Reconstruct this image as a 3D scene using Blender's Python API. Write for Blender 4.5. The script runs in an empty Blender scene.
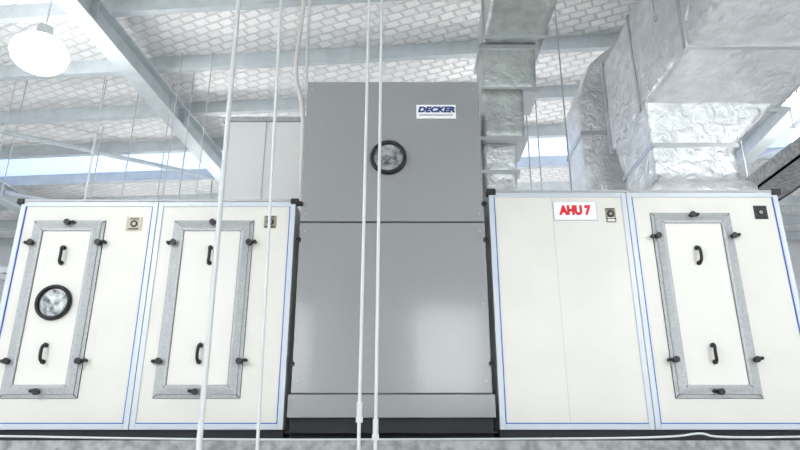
import bpy, bmesh, math, random
from mathutils import Vector, Matrix, noise
random.seed(4)
C=bpy.context
sc=C.scene
CZ=1.5; CY=-5.9
# ---------------------------------------------------------------- materials
def mat(name,col,rough=.5,metal=0,bump=None,bscale=20,bdist=.01,vary=0,vscale=8,emit=None,estr=0,coat=0,spec=.5,crough=.12):
    m=bpy.data.materials.new(name); m.use_nodes=True
    nt=m.node_tree; b=nt.nodes['Principled BSDF']
    b.inputs['Base Color'].default_value=(*col,1)
    b.inputs['Roughness'].default_value=rough
    b.inputs['Metallic'].default_value=metal
    b.inputs['Specular IOR Level'].default_value=spec
    b.inputs['Coat Weight'].default_value=coat
    b.inputs['Coat Roughness'].default_value=crough
    tc=nt.nodes.new('ShaderNodeTexCoord')
    if vary:
        n=nt.nodes.new('ShaderNodeTexNoise'); n.inputs['Scale'].default_value=vscale; n.inputs['Detail'].default_value=5
        nt.links.new(tc.outputs['Object'],n.inputs['Vector'])
        r=nt.nodes.new('ShaderNodeValToRGB')
        r.color_ramp.elements[0].position=.35; r.color_ramp.elements[1].position=.65
        r.color_ramp.elements[0].color=(*[max(0,c*(1-vary)) for c in col],1)
        r.color_ramp.elements[1].color=(*[min(1,c*(1+vary*.6)) for c in col],1)
        nt.links.new(n.outputs['Fac'],r.inputs['Fac']); nt.links.new(r.outputs['Color'],b.inputs['Base Color'])
    if bump:
        n=nt.nodes.new('ShaderNodeTexNoise'); n.inputs['Detail'].default_value=6; n.inputs['Distortion'].default_value=.8; o=n.outputs['Fac']
        n.inputs['Scale'].default_value=bscale
        nt.links.new(tc.outputs['Object'],n.inputs['Vector'])
        bp=nt.nodes.new('ShaderNodeBump'); bp.inputs['Strength'].default_value=bump; bp.inputs['Distance'].default_value=bdist
        nt.links.new(o,bp.inputs['Height']); nt.links.new(bp.outputs['Normal'],b.inputs['Normal'])
    if emit:
        b.inputs['Emission Color'].default_value=(*emit,1); b.inputs['Emission Strength'].default_value=estr
    return m
M_white=mat('panel_white',(.79,.77,.715),.32,vary=.03,vscale=2)
M_alu=mat('anodised_aluminium',(.45,.46,.47),.45,.3,vary=.12,vscale=45)
M_alul=mat('aluminium_profile_light',(.60,.64,.69),.4,.25)
M_door=mat('door_white',(.82,.80,.755),.35)
M_blue=mat('blue_film',(.02,.12,.50),.5)
M_black=mat('black_plastic',(.006,.006,.008),.4)
M_grey=mat('grey_enamel',(.31,.315,.32),.15,0,vary=.03,vscale=60,coat=.5,crough=.09)
M_gap=mat('seam_dark',(.03,.035,.04),.6)
M_steel=mat('galvanised_steel',(.46,.48,.50),.4,.3,vary=.12,vscale=25)
M_rod=mat('white_conduit',(.66,.68,.69),.35,.1)
M_foil=mat('foil_insulation',(.84,.855,.87),.3,.7,bump=.8,bscale=8,bdist=.045,vary=.12,vscale=6)
M_foil2=mat('foil_insulation_dull',(.56,.59,.57),.34,.65,bump=.65,bscale=9,bdist=.04,vary=.15,vscale=7)
M_tape=mat('foil_tape',(.60,.62,.64),.28,.8)
M_beam=mat('beam_paint',(.52,.57,.60),.5,0,vary=.08,vscale=5)
M_dark=mat('dark_steel',(.02,.022,.025),.5,.3)
M_plat=mat('platform_steel',(.33,.34,.34),.6,.2,vary=.35,vscale=14)
M_conc=mat('concrete_floor',(.80,.80,.78),.6,vary=.08,vscale=2)
M_wall=mat('wall_panel',(.78,.81,.84),.5,vary=.03)
M_glass=mat('porthole_glass',(.36,.38,.39),.15,.5,vary=.8,vscale=16,coat=1,bump=.6,bscale=22)
M_plate=mat('label_white',(.95,.95,.96),.5)
M_brass=mat('tag_metal',(.30,.27,.21),.35,.5)
M_red=mat('red_print',(.70,.01,.02),.5)
M_navy=mat('navy_print',(.03,.06,.22),.5)
M_cream=mat('cream_panel',(.80,.81,.80),.5)
M_pink=mat('pipe_lagging',(.70,.68,.66),.6,bump=.4,bscale=20)
M_lamp=mat('lamp_lens',(1,1,1),.3,emit=(1,1,1),estr=30)
M_sky=mat('skylight_sheet',(.6,.68,.85),.4,emit=(.55,.68,1.0),estr=.78)
M_fill=mat('added_roof_glow',(.8,.85,.9),.4,emit=(.98,.99,1),estr=6.4)  # glow for the added roof panels behind the camera
M_win=mat('daylit_window_pane',(.8,.85,.9),.3,emit=(.97,.99,1),estr=5.5)
def roof_mat():
    m=bpy.data.materials.new('roof_foil_quilt'); m.use_nodes=True
    nt=m.node_tree; b=nt.nodes['Principled BSDF']
    tc=nt.nodes.new('ShaderNodeTexCoord')
    mp=nt.nodes.new('ShaderNodeMapping'); mp.inputs['Rotation'].default_value=(0,0,math.radians(20))
    nt.links.new(tc.outputs['Object'],mp.inputs['Vector'])
    br=nt.nodes.new('ShaderNodeTexBrick'); br.inputs['Scale'].default_value=1
    br.inputs['Brick Width'].default_value=.24; br.inputs['Row Height'].default_value=.16
    br.inputs['Mortar Size'].default_value=.022; br.inputs['Mortar Smooth'].default_value=.6
    br.inputs['Color1'].default_value=(.99,.99,.98,1); br.inputs['Color2'].default_value=(.86,.86,.86,1)
    br.inputs['Mortar'].default_value=(.80,.80,.81,1)
    nt.links.new(mp.outputs['Vector'],br.inputs['Vector'])
    n=nt.nodes.new('ShaderNodeTexNoise'); n.inputs['Scale'].default_value=7; n.inputs['Detail'].default_value=4
    nt.links.new(tc.outputs['Object'],n.inputs['Vector'])
    nt.links.new(br.outputs['Color'],b.inputs['Base Color'])
    mx=nt.nodes.new('ShaderNodeMath'); mx.operation='SUBTRACT'
    nt.links.new(n.outputs['Fac'],mx.inputs[0]); nt.links.new(br.outputs['Fac'],mx.inputs[1])
    bp=nt.nodes.new('ShaderNodeBump'); bp.inputs['Strength'].default_value=.85; bp.inputs['Distance'].default_value=.05
    nt.links.new(mx.outputs[0],bp.inputs['Height']); nt.links.new(bp.outputs['Normal'],b.inputs['Normal'])
    b.inputs['Roughness'].default_value=.42; b.inputs['Metallic'].default_value=.08
    return m
M_roof=roof_mat()
# ---------------------------------------------------------------- helpers
def link(o,parent=None):
    C.collection.objects.link(o)
    if parent: o.parent=parent
    return o
def empty(name,loc=(0,0,0),rot=0):
    e=bpy.data.objects.new(name,None); e.location=loc; e.rotation_euler=(0,0,rot); e.empty_display_size=.2
    return link(e)
def mesh(name,bm,m,parent=None,smooth=False):
    bmesh.ops.recalc_face_normals(bm,faces=bm.faces)
    me=bpy.data.meshes.new(name); bm.to_mesh(me); bm.free()
    for mm in (m if isinstance(m,list) else [m]): me.materials.append(mm)
    if smooth:
        for p in me.polygons: p.use_smooth=True
    return link(bpy.data.objects.new(name,me),parent)
def addbox(bm,x0,x1,y0,y1,z0,z1,mi=0):
    v=[bm.verts.new((x,y,z)) for x in(x0,x1) for y in(y0,y1) for z in(z0,z1)]
    for f in((0,1,3,2),(4,6,7,5),(0,4,5,1),(2,3,7,6),(0,2,6,4),(1,5,7,3)):
        bm.faces.new([v[i] for i in f]).material_index=mi
def box(name,x0,x1,y0,y1,z0,z1,m,parent=None,bev=0):
    bm=bmesh.new(); addbox(bm,x0,x1,y0,y1,z0,z1)
    o=mesh(name,bm,m,parent)
    if bev:
        mo=o.modifiers.new('b','BEVEL'); mo.width=bev; mo.segments=2
    return o
def boxes(name,L,m,parent=None,bev=0):
    bm=bmesh.new()
    for b in L: addbox(bm,*b)
    o=mesh(name,bm,m,parent)
    if bev:
        mo=o.modifiers.new('b','BEVEL'); mo.width=bev; mo.segments=2
    return o
def cyl(bm,p0,p1,r,n=14,mi=0,r2=None):
    p0=Vector(p0);p1=Vector(p1);d=p1-p0
    q=d.to_track_quat('Z','Y').to_matrix().to_4x4()
    res=bmesh.ops.create_cone(bm,cap_ends=True,segments=n,radius1=r,radius2=r if r2 is None else r2,depth=d.length,matrix=Matrix.Translation((p0+p1)/2)@q)
    for v in res['verts']:
        for f in v.link_faces: f.material_index=mi
def tube(name,pts,r,m,parent=None):
    cu=bpy.data.curves.new(name,'CURVE'); cu.dimensions='3D'; cu.bevel_depth=r; cu.bevel_resolution=3; cu.use_fill_caps=True
    s=cu.splines.new('NURBS'); s.points.add(len(pts)-1)
    for i,p in enumerate(pts): s.points[i].co=(*p,1)
    s.use_endpoint_u=True; s.order_u=3
    cu.materials.append(m)
    o=link(bpy.data.objects.new(name,cu),parent); return o
def text(name,s,x,y,z,size,m,parent=None,bold=.004,sx=1,align='CENTER',shear=0):
    cu=bpy.data.curves.new(name,'FONT'); cu.body=s; cu.size=size; cu.extrude=.001; cu.offset=bold; cu.shear=shear
    cu.align_x=align; cu.align_y='CENTER'; cu.materials.append(m)
    o=link(bpy.data.objects.new(name,cu),parent); o.location=(x,y,z); o.rotation_euler=(math.pi/2,0,0); o.scale=(sx,1,1)
    return o
# ---------------------------------------------------------------- room
A=math.radians(5)
def room_obj(o):
    o.location=(0,CY,0); o.rotation_euler=(0,0,-A); return o
RZ=CZ+6.2
V0=-15
room_obj(box('floor',-14,16,V0,20,-.2,0,M_conc))
bm=bmesh.new()
strips=[(-10.4,-7.4),(-3.2,-.2)]  # added glowing strips, out of view, that light the unit fronts
GL,GR=-4.2,5.4
addbox(bm,-14,16,V0,-10.4,RZ,RZ+.06); addbox(bm,-14,16,-7.4,-3.2,RZ,RZ+.06); addbox(bm,-14,16,-.2,12.0,RZ,RZ+.06); addbox(bm,-14,16,13.4,20,RZ,RZ+.06)
for a,b in strips: addbox(bm,GL,GR,a,b,RZ,RZ+.06)
room_obj(mesh('ceiling',bm,M_roof))
room_obj(box('window_1',-14,16,12.0,13.4,RZ,RZ+.06,M_sky))
k=2
for a,b in strips:
    for xa,xb in((-14,GL),(GR,16)):
        room_obj(box('window_%d'%k,xa,xb,a,b,RZ,RZ+.06,M_fill)); k+=1  # added fill panels in the unseen roof, not known skylights
room_obj(box('wall_back',-14,16,20,20.2,0,RZ,M_wall))
room_obj(box('wall_left',-14.2,-14,V0,20,0,RZ,M_wall))
room_obj(box('wall_right',16,16.2,V0,20,0,RZ,M_wall))
# front wall with tall windows
wz0,wz1=CZ+2.2,RZ-.35
spans=[(-12,-8.6),(-4.0,-2.4),(1.9,4.9),(9.2,12.6)]
bm=bmesh.new(); x=-14
addbox(bm,-14,16,V0-.2,V0,0,wz0); addbox(bm,-14,16,V0-.2,V0,wz1,RZ)
for a,b in spans: addbox(bm,x,a,V0-.2,V0,wz0,wz1); x=b
addbox(bm,x,16,V0-.2,V0,wz0,wz1)
room_obj(mesh('wall_front',bm,M_wall))
for i,(a,b) in enumerate(spans):
    bm=bmesh.new(); addbox(bm,a,b,V0-.14,V0-.1,wz0,wz1,0)
    for q in range(4):
        xx=a+(b-a-.06)*q/3; addbox(bm,xx,xx+.06,V0-.1,V0-.04,wz0,wz1,1)
    for zz in(wz0,(wz0+wz1)/2,wz1-.06): addbox(bm,a,b,V0-.1,V0-.04,zz,zz+.06,1)
    room_obj(mesh('window_%d'%(i+k),bm,[M_win,M_beam]))
# purlins (C sections)
for k in range(-15,9):
    v=7.27+1.47*k
    if v<V0: continue
    bm=bmesh.new()
    addbox(bm,-14,16,v,v+.02,RZ-.24,RZ)
    addbox(bm,-14,16,v+.02,v+.11,RZ-.24,RZ-.22)
    addbox(bm,-14,16,v+.02,v+.11,RZ-.02,RZ)
    addbox(bm,-14,16,v+.09,v+.11,RZ-.22,RZ-.19)
    room_obj(mesh('roof_purlin',bm,M_beam))
# rafters (I sections)
for u in(-10.6,-4.95,6.0,11.6):
    bm=bmesh.new()
    addbox(bm,u-.14,u+.14,V0,20,RZ-.64,RZ-.61)
    addbox(bm,u-.14,u+.14,V0,20,RZ-.27,RZ-.24)
    addbox(bm,u-.015,u+.015,V0,20,RZ-.61,RZ-.27)
    for v in range(V0+1,20,3): addbox(bm,u-.12,u+.12,v,v+.015,RZ-.61,RZ-.27)
    room_obj(mesh('roof_rafter',bm,M_beam))
def brace(p0,p1,r=.035):
    bm=bmesh.new(); cyl(bm,p0,p1,r,10)
    p0=Vector(p0);p1=Vector(p1)
    cyl(bm,p0,p0.lerp(p1,.03),r*1.5,10); cyl(bm,p0.lerp(p1,.97),p1,r*1.5,10)
    room_obj(mesh('roof_brace',bm,M_beam))
brace((-10.6,8.9,RZ-.35),(-4.95,13.2,RZ-.35),.05)
brace((-10.6,13.2,RZ-.4),(-4.95,17.4,RZ-.4),.05)
brace((-4.95,13.2,RZ-.35),(-2.0,17.4,RZ-.35),.04)
brace((6.0,13.2,RZ-.35),(11.6,8.9,RZ-.35),.05)
# ---------------------------------------------------------------- platform
pe=empty('equipment_platform')
box('deck',-5.2,5.4,-.38,1.45,CZ-.02,CZ+.05,M_plat,pe)
boxes('edge_beam',[(-5.2,5.4,-.45,-.38,CZ-.22,CZ+.085),(-5.2,5.4,-.5,-.38,CZ-.24,CZ-.22)],M_plat,pe)
boxes('legs',[(x,x+.15,y,y+.15,0,CZ-.02) for x in(-5.1,-2.5,0,2.5,5.1-.05) for y in(-.36,1.25)],M_steel,pe)
tube('power_cable',[(-5.1,-.43,CZ+.13),(-3.5,-.44,CZ+.125),(-2.2,-.43,CZ+.10),(-1,-.44,CZ+.09),(.6,-.43,CZ+.095),(2.2,-.44,CZ+.105),(2.45,-.45,CZ+.15),(2.55,-.44,CZ+.10),(4,-.43,CZ+.13),(5.2,-.43,CZ+.13)],.009,M_rod,pe)
# ---------------------------------------------------------------- AHU parts
def clamp(bm,x,z,ang):
    cyl(bm,(x,-.01,z),(x,-.07,z),.022,12)
    cyl(bm,(x,-.055,z),(x,-.078,z),.029,12)
    d=Vector((math.cos(ang),0,math.sin(ang)))*.055
    cyl(bm,(x,-.05,z),(x+d.x,-.05,z+d.z),.016,8)
    cyl(bm,(x+d.x,-.058,z+d.z),(x+d.x,-.015,z+d.z),.016,8)
def porthole(name,x,z,r,yf,parent):
    bm=bmesh.new(); n=40
    prof=[(r,.0),(r,-.03),(r*.95,-.045),(r*.84,-.045),(r*.79,-.03),(r*.79,-.012)]
    rings=[[bm.verts.new((x+a*math.cos(t*2*math.pi/n),yf+b,z+a*math.sin(t*2*math.pi/n))) for t in range(n)] for a,b in prof]
    for i in range(len(rings)-1):
        for t in range(n): bm.faces.new((rings[i][t],rings[i][(t+1)%n],rings[i+1][(t+1)%n],rings[i+1][t]))
    mesh(name+'_rim',bm,M_black,parent,True)
    bm=bmesh.new()
    cyl(bm,(x,yf-.001,z),(x,yf-.014,z),r*.8,40); mesh(name+'_glass',bm,M_glass,parent)
    bm=bmesh.new()
    for t in range(8):
        a=t*math.pi/4+.2
        cyl(bm,(x+r*.89*math.cos(a),yf-.04,z+r*.89*math.sin(a)),(x+r*.89*math.cos(a),yf-.048,z+r*.89*math.sin(a)),.006,8)
    mesh(name+'_screws',bm,M_gap,parent)
def handle(name,x,z,parent,flip=1):
    L=.075
    tube(name,[(x,-.03,z+L),(x,-.075,z+L),(x+.008*flip,-.085,z+L*.5),(x+.008*flip,-.085,z-L*.5),(x,-.075,z-L),(x,-.03,z-L)],.015,M_black,parent)
    bm=bmesh.new()
    for s in(-1,1): cyl(bm,(x,-.025,z+s*L),(x,-.05,z+s*L),.022,12)
    mesh(name+'_feet',bm,M_black,parent)
def door(name,x0,x1,z0,z1,parent,port=None):
    w=.108; ym=-.042
    bm=bmesh.new()
    def ring(d,y): return [bm.verts.new(p) for p in((x0+d,y,z0+d),(x1-d,y,z0+d),(x1-d,y,z1-d),(x0+d,y,z1-d))]
    rs=[ring(0,.003),ring(0,-.012),ring(.028,-.016),ring(.031,-.028),ring(w-.02,ym),ring(w,ym),ring(w+.008,-.022)]
    for a,b in zip(rs,rs[1:]):
        for i in range(4): bm.faces.new((a[i],a[(i+1)%4],b[(i+1)%4],b[i]))
    mesh(name+'_frame',bm,M_alu,parent)
    bm=bmesh.new()
    for sx,sz,cx,cz in((1,1,x0,z0),(-1,1,x1,z0),(1,-1,x0,z1),(-1,-1,x1,z1)):
        cyl(bm,(cx+sx*.004,-.014,cz+sz*.004),(cx+sx*(w-.004),ym-.001,cz+sz*(w-.004)),.0035,6)
    e=.0035; q=w+.004
    addbox(bm,x0-e,x0,-.006,0,z0-e,z1+e); addbox(bm,x1,x1+e,-.006,0,z0-e,z1+e); addbox(bm,x0,x1,-.006,0,z0-e,z0); addbox(bm,x0,x1,-.006,0,z1,z1+e)
    addbox(bm,x0+q,x0+q+e,-.03,-.02,z0+q,z1-q); addbox(bm,x1-q-e,x1-q,-.03,-.02,z0+q,z1-q)
    mesh(name+'_seal',bm,M_gap,parent)
    box(name+'_leaf',x0+w,x1-w,-.026,.0,z0+w,z1-w,M_door,parent)
    xc=(x0+x1)/2
    bm=bmesh.new(); h=z1-z0
    clamp(bm,xc,z1-.03,math.pi*.02); clamp(bm,xc,z0+.05,math.pi*.95)
    clamp(bm,x0+.03,z1-h*.14,math.pi); clamp(bm,x1-.02,z1-h*.14,.2)
    clamp(bm,x0+.03,z0+h*.19,math.pi); clamp(bm,x1-.02,z0+h*.19,.2)
    mesh(name+'_clamps',bm,M_black,parent)
    handle(name+'_handle_upper',xc+.0,CZ+1.77,parent,1)
    handle(name+'_handle_lower',xc+.0,CZ+.84,parent,-1)
    if port: porthole(name+'_porthole',xc,port,.168,-.026,parent)
def module(name,x0,x1,z0,z1,parent,blue=(1,1)):
    box(name+'_body',x0+.004,x1-.004,.0,1.3,z0,z1,M_white,parent)
    f=.05
    boxes(name+'_frame',[(x0,x0+f,-.012,.05,z0,z1),(x1-f,x1,-.012,.05,z0,z1),(x0+f,x1-f,-.012,.05,z1-f,z1),(x0+f,x1-f,-.012,.05,z0,z0+f)],M_alul,parent,.004)
    L=[]
    if blue[0]: L.append((x0+f,x0+f+.009,-.008,.01,z0+f,z1-f))
    if blue[1]: L.append((x1-f-.009,x1-f,-.008,.01,z0+f,z1-f))
    L.append((x0+f,x1-f,-.008,.01,z0+f,z0+f+.009))
    boxes(name+'_blue_film',L,M_blue,parent)
    boxes(name+'_roof_edge',[(x0-.002,x1+.002,-.02,.06,z1,z1+.02)],M_alu,parent)
def tag(name,x,z,w,h,parent,m=M_brass):
    box(name,x-w/2,x+w/2,-.006,.0,z-h/2,z+h/2,m,parent,.002)
def tag_detail(name,x,z,parent):
    bm=bmesh.new()
    cyl(bm,(x,-.006,z),(x,-.011,z),.036,20,0); cyl(bm,(x,-.006,z),(x,-.013,z),.018,20,1)
    addbox(bm,x-.05,x+.05,-.009,-.006,z-.058,z-.046,0); addbox(bm,x-.04,x+.04,-.009,-.006,z+.045,z+.055,0)
    mesh(name,bm,[M_dark,M_brass],parent)
ZB=CZ+.18; ZL=CZ+2.33; ZR=CZ+2.43
lu=empty('air_handling_unit')
module('module_1',-3.74,-2.385,ZB,ZL,lu); module('module_2',-2.38,-1.03,ZB,ZL,lu,(0,1))
door('door_1',-3.575,-2.88,CZ+.45,CZ+2.13,lu,CZ+1.31)
door('door_2',-2.205,-1.43,CZ+.45,CZ+2.13,lu)
tag('tag_1',-2.60,CZ+2.10,.15,.14,lu); tag_detail('tag_1_print',-2.60,CZ+2.10,lu)
tag('tag_2',-1.27,CZ+2.12,.12,.13,lu); tag_detail('tag_2_print',-1.27,CZ+2.12,lu)
boxes('corner_caps',[(-3.78,-3.71,-.03,.06,ZL-.025,ZL+.03),(-1.08,-1.0,-.03,.06,ZL-.025,ZL+.03)],M_black,lu,.008)
boxes('base_rail',[(-3.74,-1.03,.02,1.28,CZ+.05,ZB)],M_dark,lu)
ru=empty('air_handling_unit.001')
module('module_1',.88,2.24,ZB,ZR,ru,(1,0)); module('module_2',2.245,3.745,ZB,ZR,ru)
box('panel_joint',1.50,1.506,-.002,.0,ZB+.06,ZR-.06,M_alul,ru)
door('door_1',2.46,3.237,CZ+.45,CZ+2.21,ru)
bm=bmesh.new(); addbox(bm,1.515,1.93,-.012,.0,CZ+2.14,CZ+2.33,0); addbox(bm,1.509,1.936,-.006,.0,CZ+2.134,CZ+2.336,1)
mesh('unit_sign',bm,[M_plate,M_alu],ru)
text('unit_sign_text','AHU 7',1.722,-.014,CZ+2.235,.125,M_red,ru,.0085,.82)
tag('tag_1',2.07,CZ+2.19,.10,.15,ru); box('tag_1_plate',2.035,2.105,-.009,-.005,CZ+2.13,CZ+2.165,M_plate,ru); tag_detail('tag_1_print',2.07,CZ+2.205,ru)
tag('tag_2',3.55,CZ+2.22,.13,.14,ru,M_gap); tag_detail('tag_2_print',3.55,CZ+2.22,ru)
boxes('corner_caps',[(.86,.95,-.03,.06,ZR-.03,ZR+.035),(3.69,3.78,-.03,.06,ZR-.03,ZR+.035)],M_black,ru,.008)
boxes('base_rail',[(.88,3.745,.02,1.28,CZ+.05,ZB)],M_dark,ru)
# centre grey cabinet
gc=empty('grey_fan_cabinet')
X0,X1=-.975,.825
box('core',X0+.01,X1-.01,.015,1.25,CZ+.28,CZ+3.67,M_gap,gc)
box('upper_panel',X0,X1,-.02,1.27,CZ+2.121,CZ+3.69,M_grey,gc,.008)
box('lower_panel',X0,X1,-.02,1.27,CZ+.489,CZ+2.107,M_grey,gc,.008)
box('plinth',X0-.02,X1+.02,-.035,1.27,CZ+.28,CZ+.48,M_grey,gc,.006)
boxes('base_rail',[(X0,X1,.02,1.25,CZ+.05,CZ+.28)],M_dark,gc)
boxes('base_flange',[(X0-.3,X1+.3,-.16,.02,CZ+.05,CZ+.07),(X0-.02,X1+.02,-.1,.02,CZ+.15,CZ+.165)],M_dark,gc)
bm=bmesh.new()
for s,x in((-1,X0+.0),(1,X1-.0)):
    for z in(.75,1.93,2.3):
        cyl(bm,(x,-.015,CZ+z),(x,-.05,CZ+z),.022,10); cyl(bm,(x,-.04,CZ+z),(x+s*.03,-.04,CZ+z),.014,8)
mesh('side_clamps',bm,M_black,gc)
bm=bmesh.new()
for x in(X0+.05,X1-.05):
    for z in(.6,1.3,2.02,2.2,3.6): cyl(bm,(x,-.015,CZ+z),(x,-.026,CZ+z),.008,8)
mesh('panel_screws',bm,M_alu,gc)
porthole('porthole',-.118,CZ+2.80,.185,-.02,gc)
box('brand_plate',.17,.58,-.026,-.02,CZ+3.25,CZ+3.41,M_plate,gc)
text('brand_plate_text','DECKER',.375,-.029,CZ+3.35,.085,M_navy,gc,.005,1.2,shear=.2)
box('brand_plate_line',.20,.55,-.028,-.024,CZ+3.285,CZ+3.293,M_navy,gc)
# ---------------------------------------------------------------- ducts
def loft(name,secs,m,parent,n=8,amp=.018,seg=.13,seed=0):
    bm=bmesh.new(); rings=[]
    full=[]
    for a,b in zip(secs,secs[1:]):
        L=max((Vector(p)-Vector(q)).length for p,q in zip(a,b)); k=max(1,int(L/seg))
        for i in range(k): full.append([Vector(p).lerp(Vector(q),i/k) for p,q in zip(a,b)])
    full.append([Vector(p) for p in secs[-1]])
    for r in full:
        c=sum(r,Vector())/4; ring=[]
        for i in range(4):
            for j in range(n):
                p=r[i].lerp(r[(i+1)%4],j/n)
                d=(p-c).normalized()
                p=p+d*(noise.noise(p*2.5+Vector((seed,0,0)))*amp+noise.noise(p*7+Vector((0,seed,0)))*amp*.5+(.008 if j else 0))
                ring.append(bm.verts.new(p))
        rings.append(ring)
    N=4*n
    for a,b in zip(rings,rings[1:]):
        for i in range(N): bm.faces.new((a[i],a[(i+1)%N],b[(i+1)%N],b[i]))
    bm.faces.new(rings[0]); bm.faces.new(rings[-1])
    for e in bm.edges:
        if len(e.link_faces)==2 and e.calc_face_angle(0)>.7: e.smooth=False
    return mesh(name,bm,m,parent,True)
def hz(x0,x1,y0,y1,z): return [(x0,y0+CY,z+CZ),(x1,y0+CY,z+CZ),(x1,y1+CY,z+CZ),(x0,y1+CY,z+CZ)]
def vt(x0,x1,z0,z1,y): return [(x0,y+CY,z0+CZ),(x1,y+CY,z0+CZ),(x1,y+CY,z1+CZ),(x0,y+CY,z1+CZ)]
def band_h(L,name,m,parent,g=.03):
    bm=bmesh.new()
    for x0,x1,y0,y1,z,t in L: addbox(bm,x0-g,x1+g,y0-g+CY,y1+g+CY,z+CZ,z+t+CZ)
    return mesh(name,bm,m,parent)
def band_v(L,name,m,parent,g=.03):
    bm=bmesh.new()
    for x0,x1,z0,z1,y,t in L: addbox(bm,x0-g,x1+g,y+CY,y+t+CY,z0-g+CZ,z1+g+CZ)
    return mesh(name,bm,m,parent)
def hang(parent,L):
    bm=bmesh.new()
    for x,y,z in L:
        cyl(bm,(x,y+CY,z+CZ),(x,y+CY,RZ-.01),.008,8); cyl(bm,(x,y+CY,z+CZ-.03),(x,y+CY,z+CZ+.03),.018,6)
    mesh('hangers',bm,M_steel,parent)
d1=empty('supply_air_duct')
loft('overhead_run',[vt(1.0,1.7,4.6,5.15,-1.5),vt(1.0,1.7,4.6,5.15,6.95)],M_foil2,d1,amp=.012,seed=3)
band_v([(1.0,1.7,4.6,5.15,y,.04) for y in(.5,2,3.5,5.0,6.3)],'run_flanges',M_tape,d1)
loft('riser_top',[hz(.97,1.62,6.5,7.0,4.62),hz(.97,1.58,6.5,7.0,3.95)],M_foil2,d1,seed=5,amp=.015,seg=.1)
loft('riser_middle',[hz(.94,1.42,6.45,6.95,3.95),hz(.94,1.40,6.45,6.95,3.3)],M_foil2,d1,seed=6,amp=.015,seg=.1)
loft('riser_bottom',[hz(.93,1.32,6.5,6.95,3.3),hz(.93,1.27,6.5,6.95,2.44)],M_foil,d1,seed=7,amp=.015,seg=.1)
band_h([(.97,1.6,6.5,7,4.52,.05),(.97,1.58,6.5,7,3.93,.06),(.93,1.4,6.45,6.95,3.28,.05),(.93,1.3,6.5,6.95,2.9,.04),(.93,1.3,6.5,6.95,2.44,.08)],'riser_flanges',M_tape,d1,.03)
hang(d1,[(.93,5.7,4.9),(1.77,5.7,4.9),(.93,2,4.9),(1.77,2,4.9)])
d2=empty('return_air_duct')
loft('transition',[hz(2.62,3.72,6.15,7.2,2.44),hz(2.62,3.72,6.15,7.2,2.62),hz(2.74,3.62,6.25,7.15,2.75),hz(2.74,3.64,6.25,7.15,3.15),hz(2.70,4.15,6.15,7.3,3.65)],M_foil,d2,seed=11,amp=.018,n=14,seg=.08)
loft('overhead_run',[vt(2.70,4.2,3.6,4.85,-1.5),vt(2.70,4.2,3.6,4.85,7.45)],M_foil,d2,seed=12,amp=.018,n=18,seg=.09)
band_v([(2.7,4.2,3.6,4.85,y,.05) for y in(.3,1.5,2.7,3.9,5.1,6.3,7.3)],'run_tape',M_tape,d2,.02)
band_h([(2.74,3.64,6.25,7.15,3.1,.05)],'riser_tape',M_tape,d2,.02)
hang(d2,[(2.63,5.5,4.2),(4.27,5.5,4.2),(2.63,3,4.2),(4.27,3,4.2)])
d3=empty('exhaust_air_duct')
loft('riser',[hz(2.45,3.25,7.7,8.5,-1.5),hz(2.45,3.25,7.7,8.5,4.6),hz(2.65,3.6,7.7,8.5,5.1),hz(3.1,4.1,7.7,8.5,5.5)],M_foil,d3,seed=20,amp=.02,n=12)
loft('run',[[(3.2,7.7+CY,4.9+CZ),(3.2,8.5+CY,4.9+CZ),(3.2,8.5+CY,5.7+CZ),(3.2,7.7+CY,5.7+CZ)],[(7.5,7.7+CY,4.9+CZ),(7.5,8.5+CY,4.9+CZ),(7.5,8.5+CY,5.7+CZ),(7.5,7.7+CY,5.7+CZ)]],M_foil,d3,seed=22)
band_h([(2.45,3.25,7.7,8.5,z,.06) for z in(2.2,3.1,4.0)],'riser_tape',M_tape,d3,.02)
wc=empty('panel_riser_casing')
box('casing',-2.3,-1.2,7.5+CY,8.4+CY,0,CZ+4.1,M_cream,wc,.01)
boxes('casing_seams',[(-1.76,-1.75,7.49+CY,7.5+CY,CZ+2,CZ+4.1),(-2.33,-1.17,7.47+CY,8.43+CY,CZ+4.1,CZ+4.16)],M_steel,wc)
pp=empty('flexible_hose')
for i,(x,r) in enumerate(((-1.13,.028),(-1.06,.018))):
    tube('hose_%d'%(i+1),[(x,6.75+CY,CZ+2.33),(x,6.75+CY,CZ+3.3),(x-.02,6.7+CY,CZ+3.9),(x-.16+.08*i,6.7+CY,CZ+4.3),(x-.10,6.8+CY,CZ+5.3),(x-.10,6.8+CY,RZ)],r,M_pink if i==0 else M_rod,pp)
# ---------------------------------------------------------------- front rods
def rod(xt,xb,y,r,z0=0,coup=()):
    bm=bmesh.new(); zt=RZ
    cyl(bm,(xb,y,z0),(xt,y,zt),r,14)
    for z in coup:
        x=xb+(xt-xb)*(z-z0)/(zt-z0)
        cyl(bm,(x,y,z-.05),(x,y,z+.05),r*1.6,12)
        cyl(bm,(x,y,z-.085),(x,y,z-.05),r*2.2,6)
    cyl(bm,(xb,y,z0),(xb,y,z0+.02),r*3,12)
    return mesh('conduit_drop',bm,M_rod,None,False)
rod(-1.40,-1.32,4.5+CY,.020)
rod(-1.06,-.92,4.5+CY,.012)
rod(-.255,-.28,4.5+CY,.012,0,(CZ+.27,))
rod(-.148,-.168,4.5+CY,.012,0,(CZ+.16,))
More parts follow.
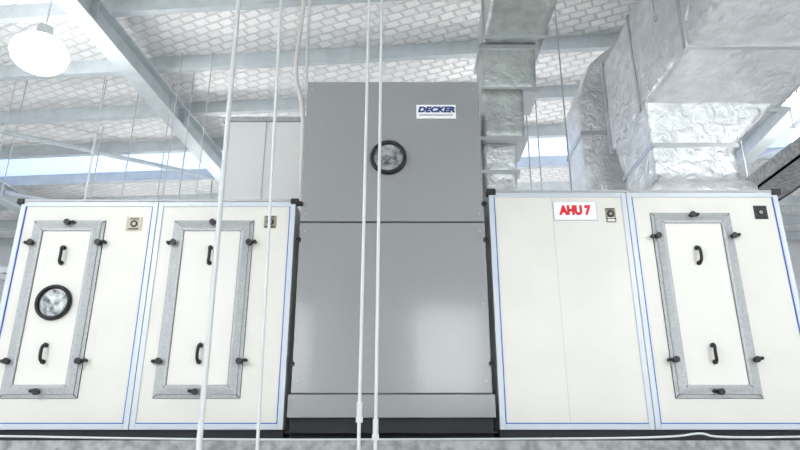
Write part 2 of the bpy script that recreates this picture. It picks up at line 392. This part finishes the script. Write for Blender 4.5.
# thin hanger rods at the back
for x,y,zb in((-6.6,9.8,2.2),(-5.2,9.8,2.6),(-4.6,9.8,2.7),(-4.05,9.9,2.7),(-3.6,9.0,2.6),(-3.1,9.0,2.6),(2.2,7.6,2.4),(2.2,9.2,2.5),(1.95,8.8,2.5),(5.1,7.2,2.4),(6.2,9,2.2),(-6.0,11.5,2.2),(-4.4,11.8,2.3)):
    bm=bmesh.new(); cyl(bm,(x,y+CY,zb+CZ),(x+.02,y+CY,RZ-.01),.009,8)
    cyl(bm,(x,y+CY,zb+CZ-.02),(x,y+CY,zb+CZ+.02),.018,6)
    mesh('hanger_rod',bm,M_steel)
ct=empty('cable_tray')
boxes('tray',[(-6.8,-3.2,9.2+CY,9.22+CY,CZ+2.5,CZ+2.6),(-6.8,-3.2,9.6+CY,9.62+CY,CZ+2.5,CZ+2.6)]+[(x*.3-6.8,x*.3-6.77,9.2+CY,9.6+CY,CZ+2.5,CZ+2.515) for x in range(12)],M_steel,ct)
hang(ct,[(-6.5,9.4,2.5),(-3.5,9.4,2.5),(-5,9.4,2.5)])
ct=empty('cable_tray.001')
boxes('tray',[(5.3,5.34,3+CY,13+CY,CZ+3.7,CZ+3.95),(5.9,5.94,3+CY,13+CY,CZ+3.7,CZ+3.95),(5.3,5.94,3+CY,13+CY,CZ+3.7,CZ+3.72)],M_plat,ct)
hang(ct,[(5.32,y,3.8) for y in(4,7,10)]+[(5.92,y,3.8) for y in(4,7,10)])
# ---------------------------------------------------------------- high-bay lamps: one in view, the rest added for light
def lamp(x,y,z,power=300,r=.36):
    e=empty('high_bay_lamp',(x,y,z))
    bm=bmesh.new(); n=36
    prof=[(.05,.42),(.10,.40),(.11,.28),(.17,.22),(r*.8,.1),(r,.0),(r*.97,.0),(r*.78,.09),(.15,.18)]
    rings=[[bm.verts.new((a*math.cos(t*2*math.pi/n),a*math.sin(t*2*math.pi/n),b)) for t in range(n)] for a,b in prof]
    for a,b in zip(rings,rings[1:]):
        for t in range(n): bm.faces.new((a[t],a[(t+1)%n],b[(t+1)%n],b[t]))
    mesh('reflector',bm,M_alu,e,True)
    bm=bmesh.new(); bmesh.ops.create_uvsphere(bm,u_segments=32,v_segments=16,radius=r*.97,matrix=Matrix.Translation((0,0,-.02))@Matrix.Diagonal((1,1,.72,1)))
    mesh('lens',bm,M_lamp,e,True)
    bm=bmesh.new(); cyl(bm,(0,0,.4),(0,0,RZ-z-.005),.012,8); mesh('stem',bm,M_steel,e)
    l=bpy.data.lights.new('bulb','POINT'); l.energy=power; l.shadow_soft_size=.2; l.color=(1,.99,.97)
    lo=link(bpy.data.objects.new('bulb',l),e); lo.location=(0,0,-.6)
lamp(-4.9,7.43+CY,CZ+5.12,25,.37)
lamp(-5.8,-8.3,CZ+5.0,200); lamp(6.2,-8.3,CZ+5.0,200); lamp(6.8,3.5,CZ+4.9,150)  # added lamps outside the frame, put in to light the hall
lamp(-4.5,8.2,CZ+4.2,170); lamp(2.0,7.2,CZ+4.2,190)  # added lamps hidden behind the units, brighten the ceiling above
# ---------------------------------------------------------------- world + camera
w=bpy.data.worlds.new('World'); sc.world=w; w.use_nodes=True
w.node_tree.nodes['Background'].inputs['Color'].default_value=(.95,.97,1,1)
w.node_tree.nodes['Background'].inputs['Strength'].default_value=1.6
cam=bpy.data.cameras.new('Camera'); cam.lens=28.8; cam.sensor_width=36
co=link(bpy.data.objects.new('Camera',cam)); co.location=(.0,CY,CZ); co.rotation_euler=(math.radians(109.5),0,0)
sc.camera=co
sc.view_settings.view_transform='Standard'
sc.view_settings.exposure=0.06
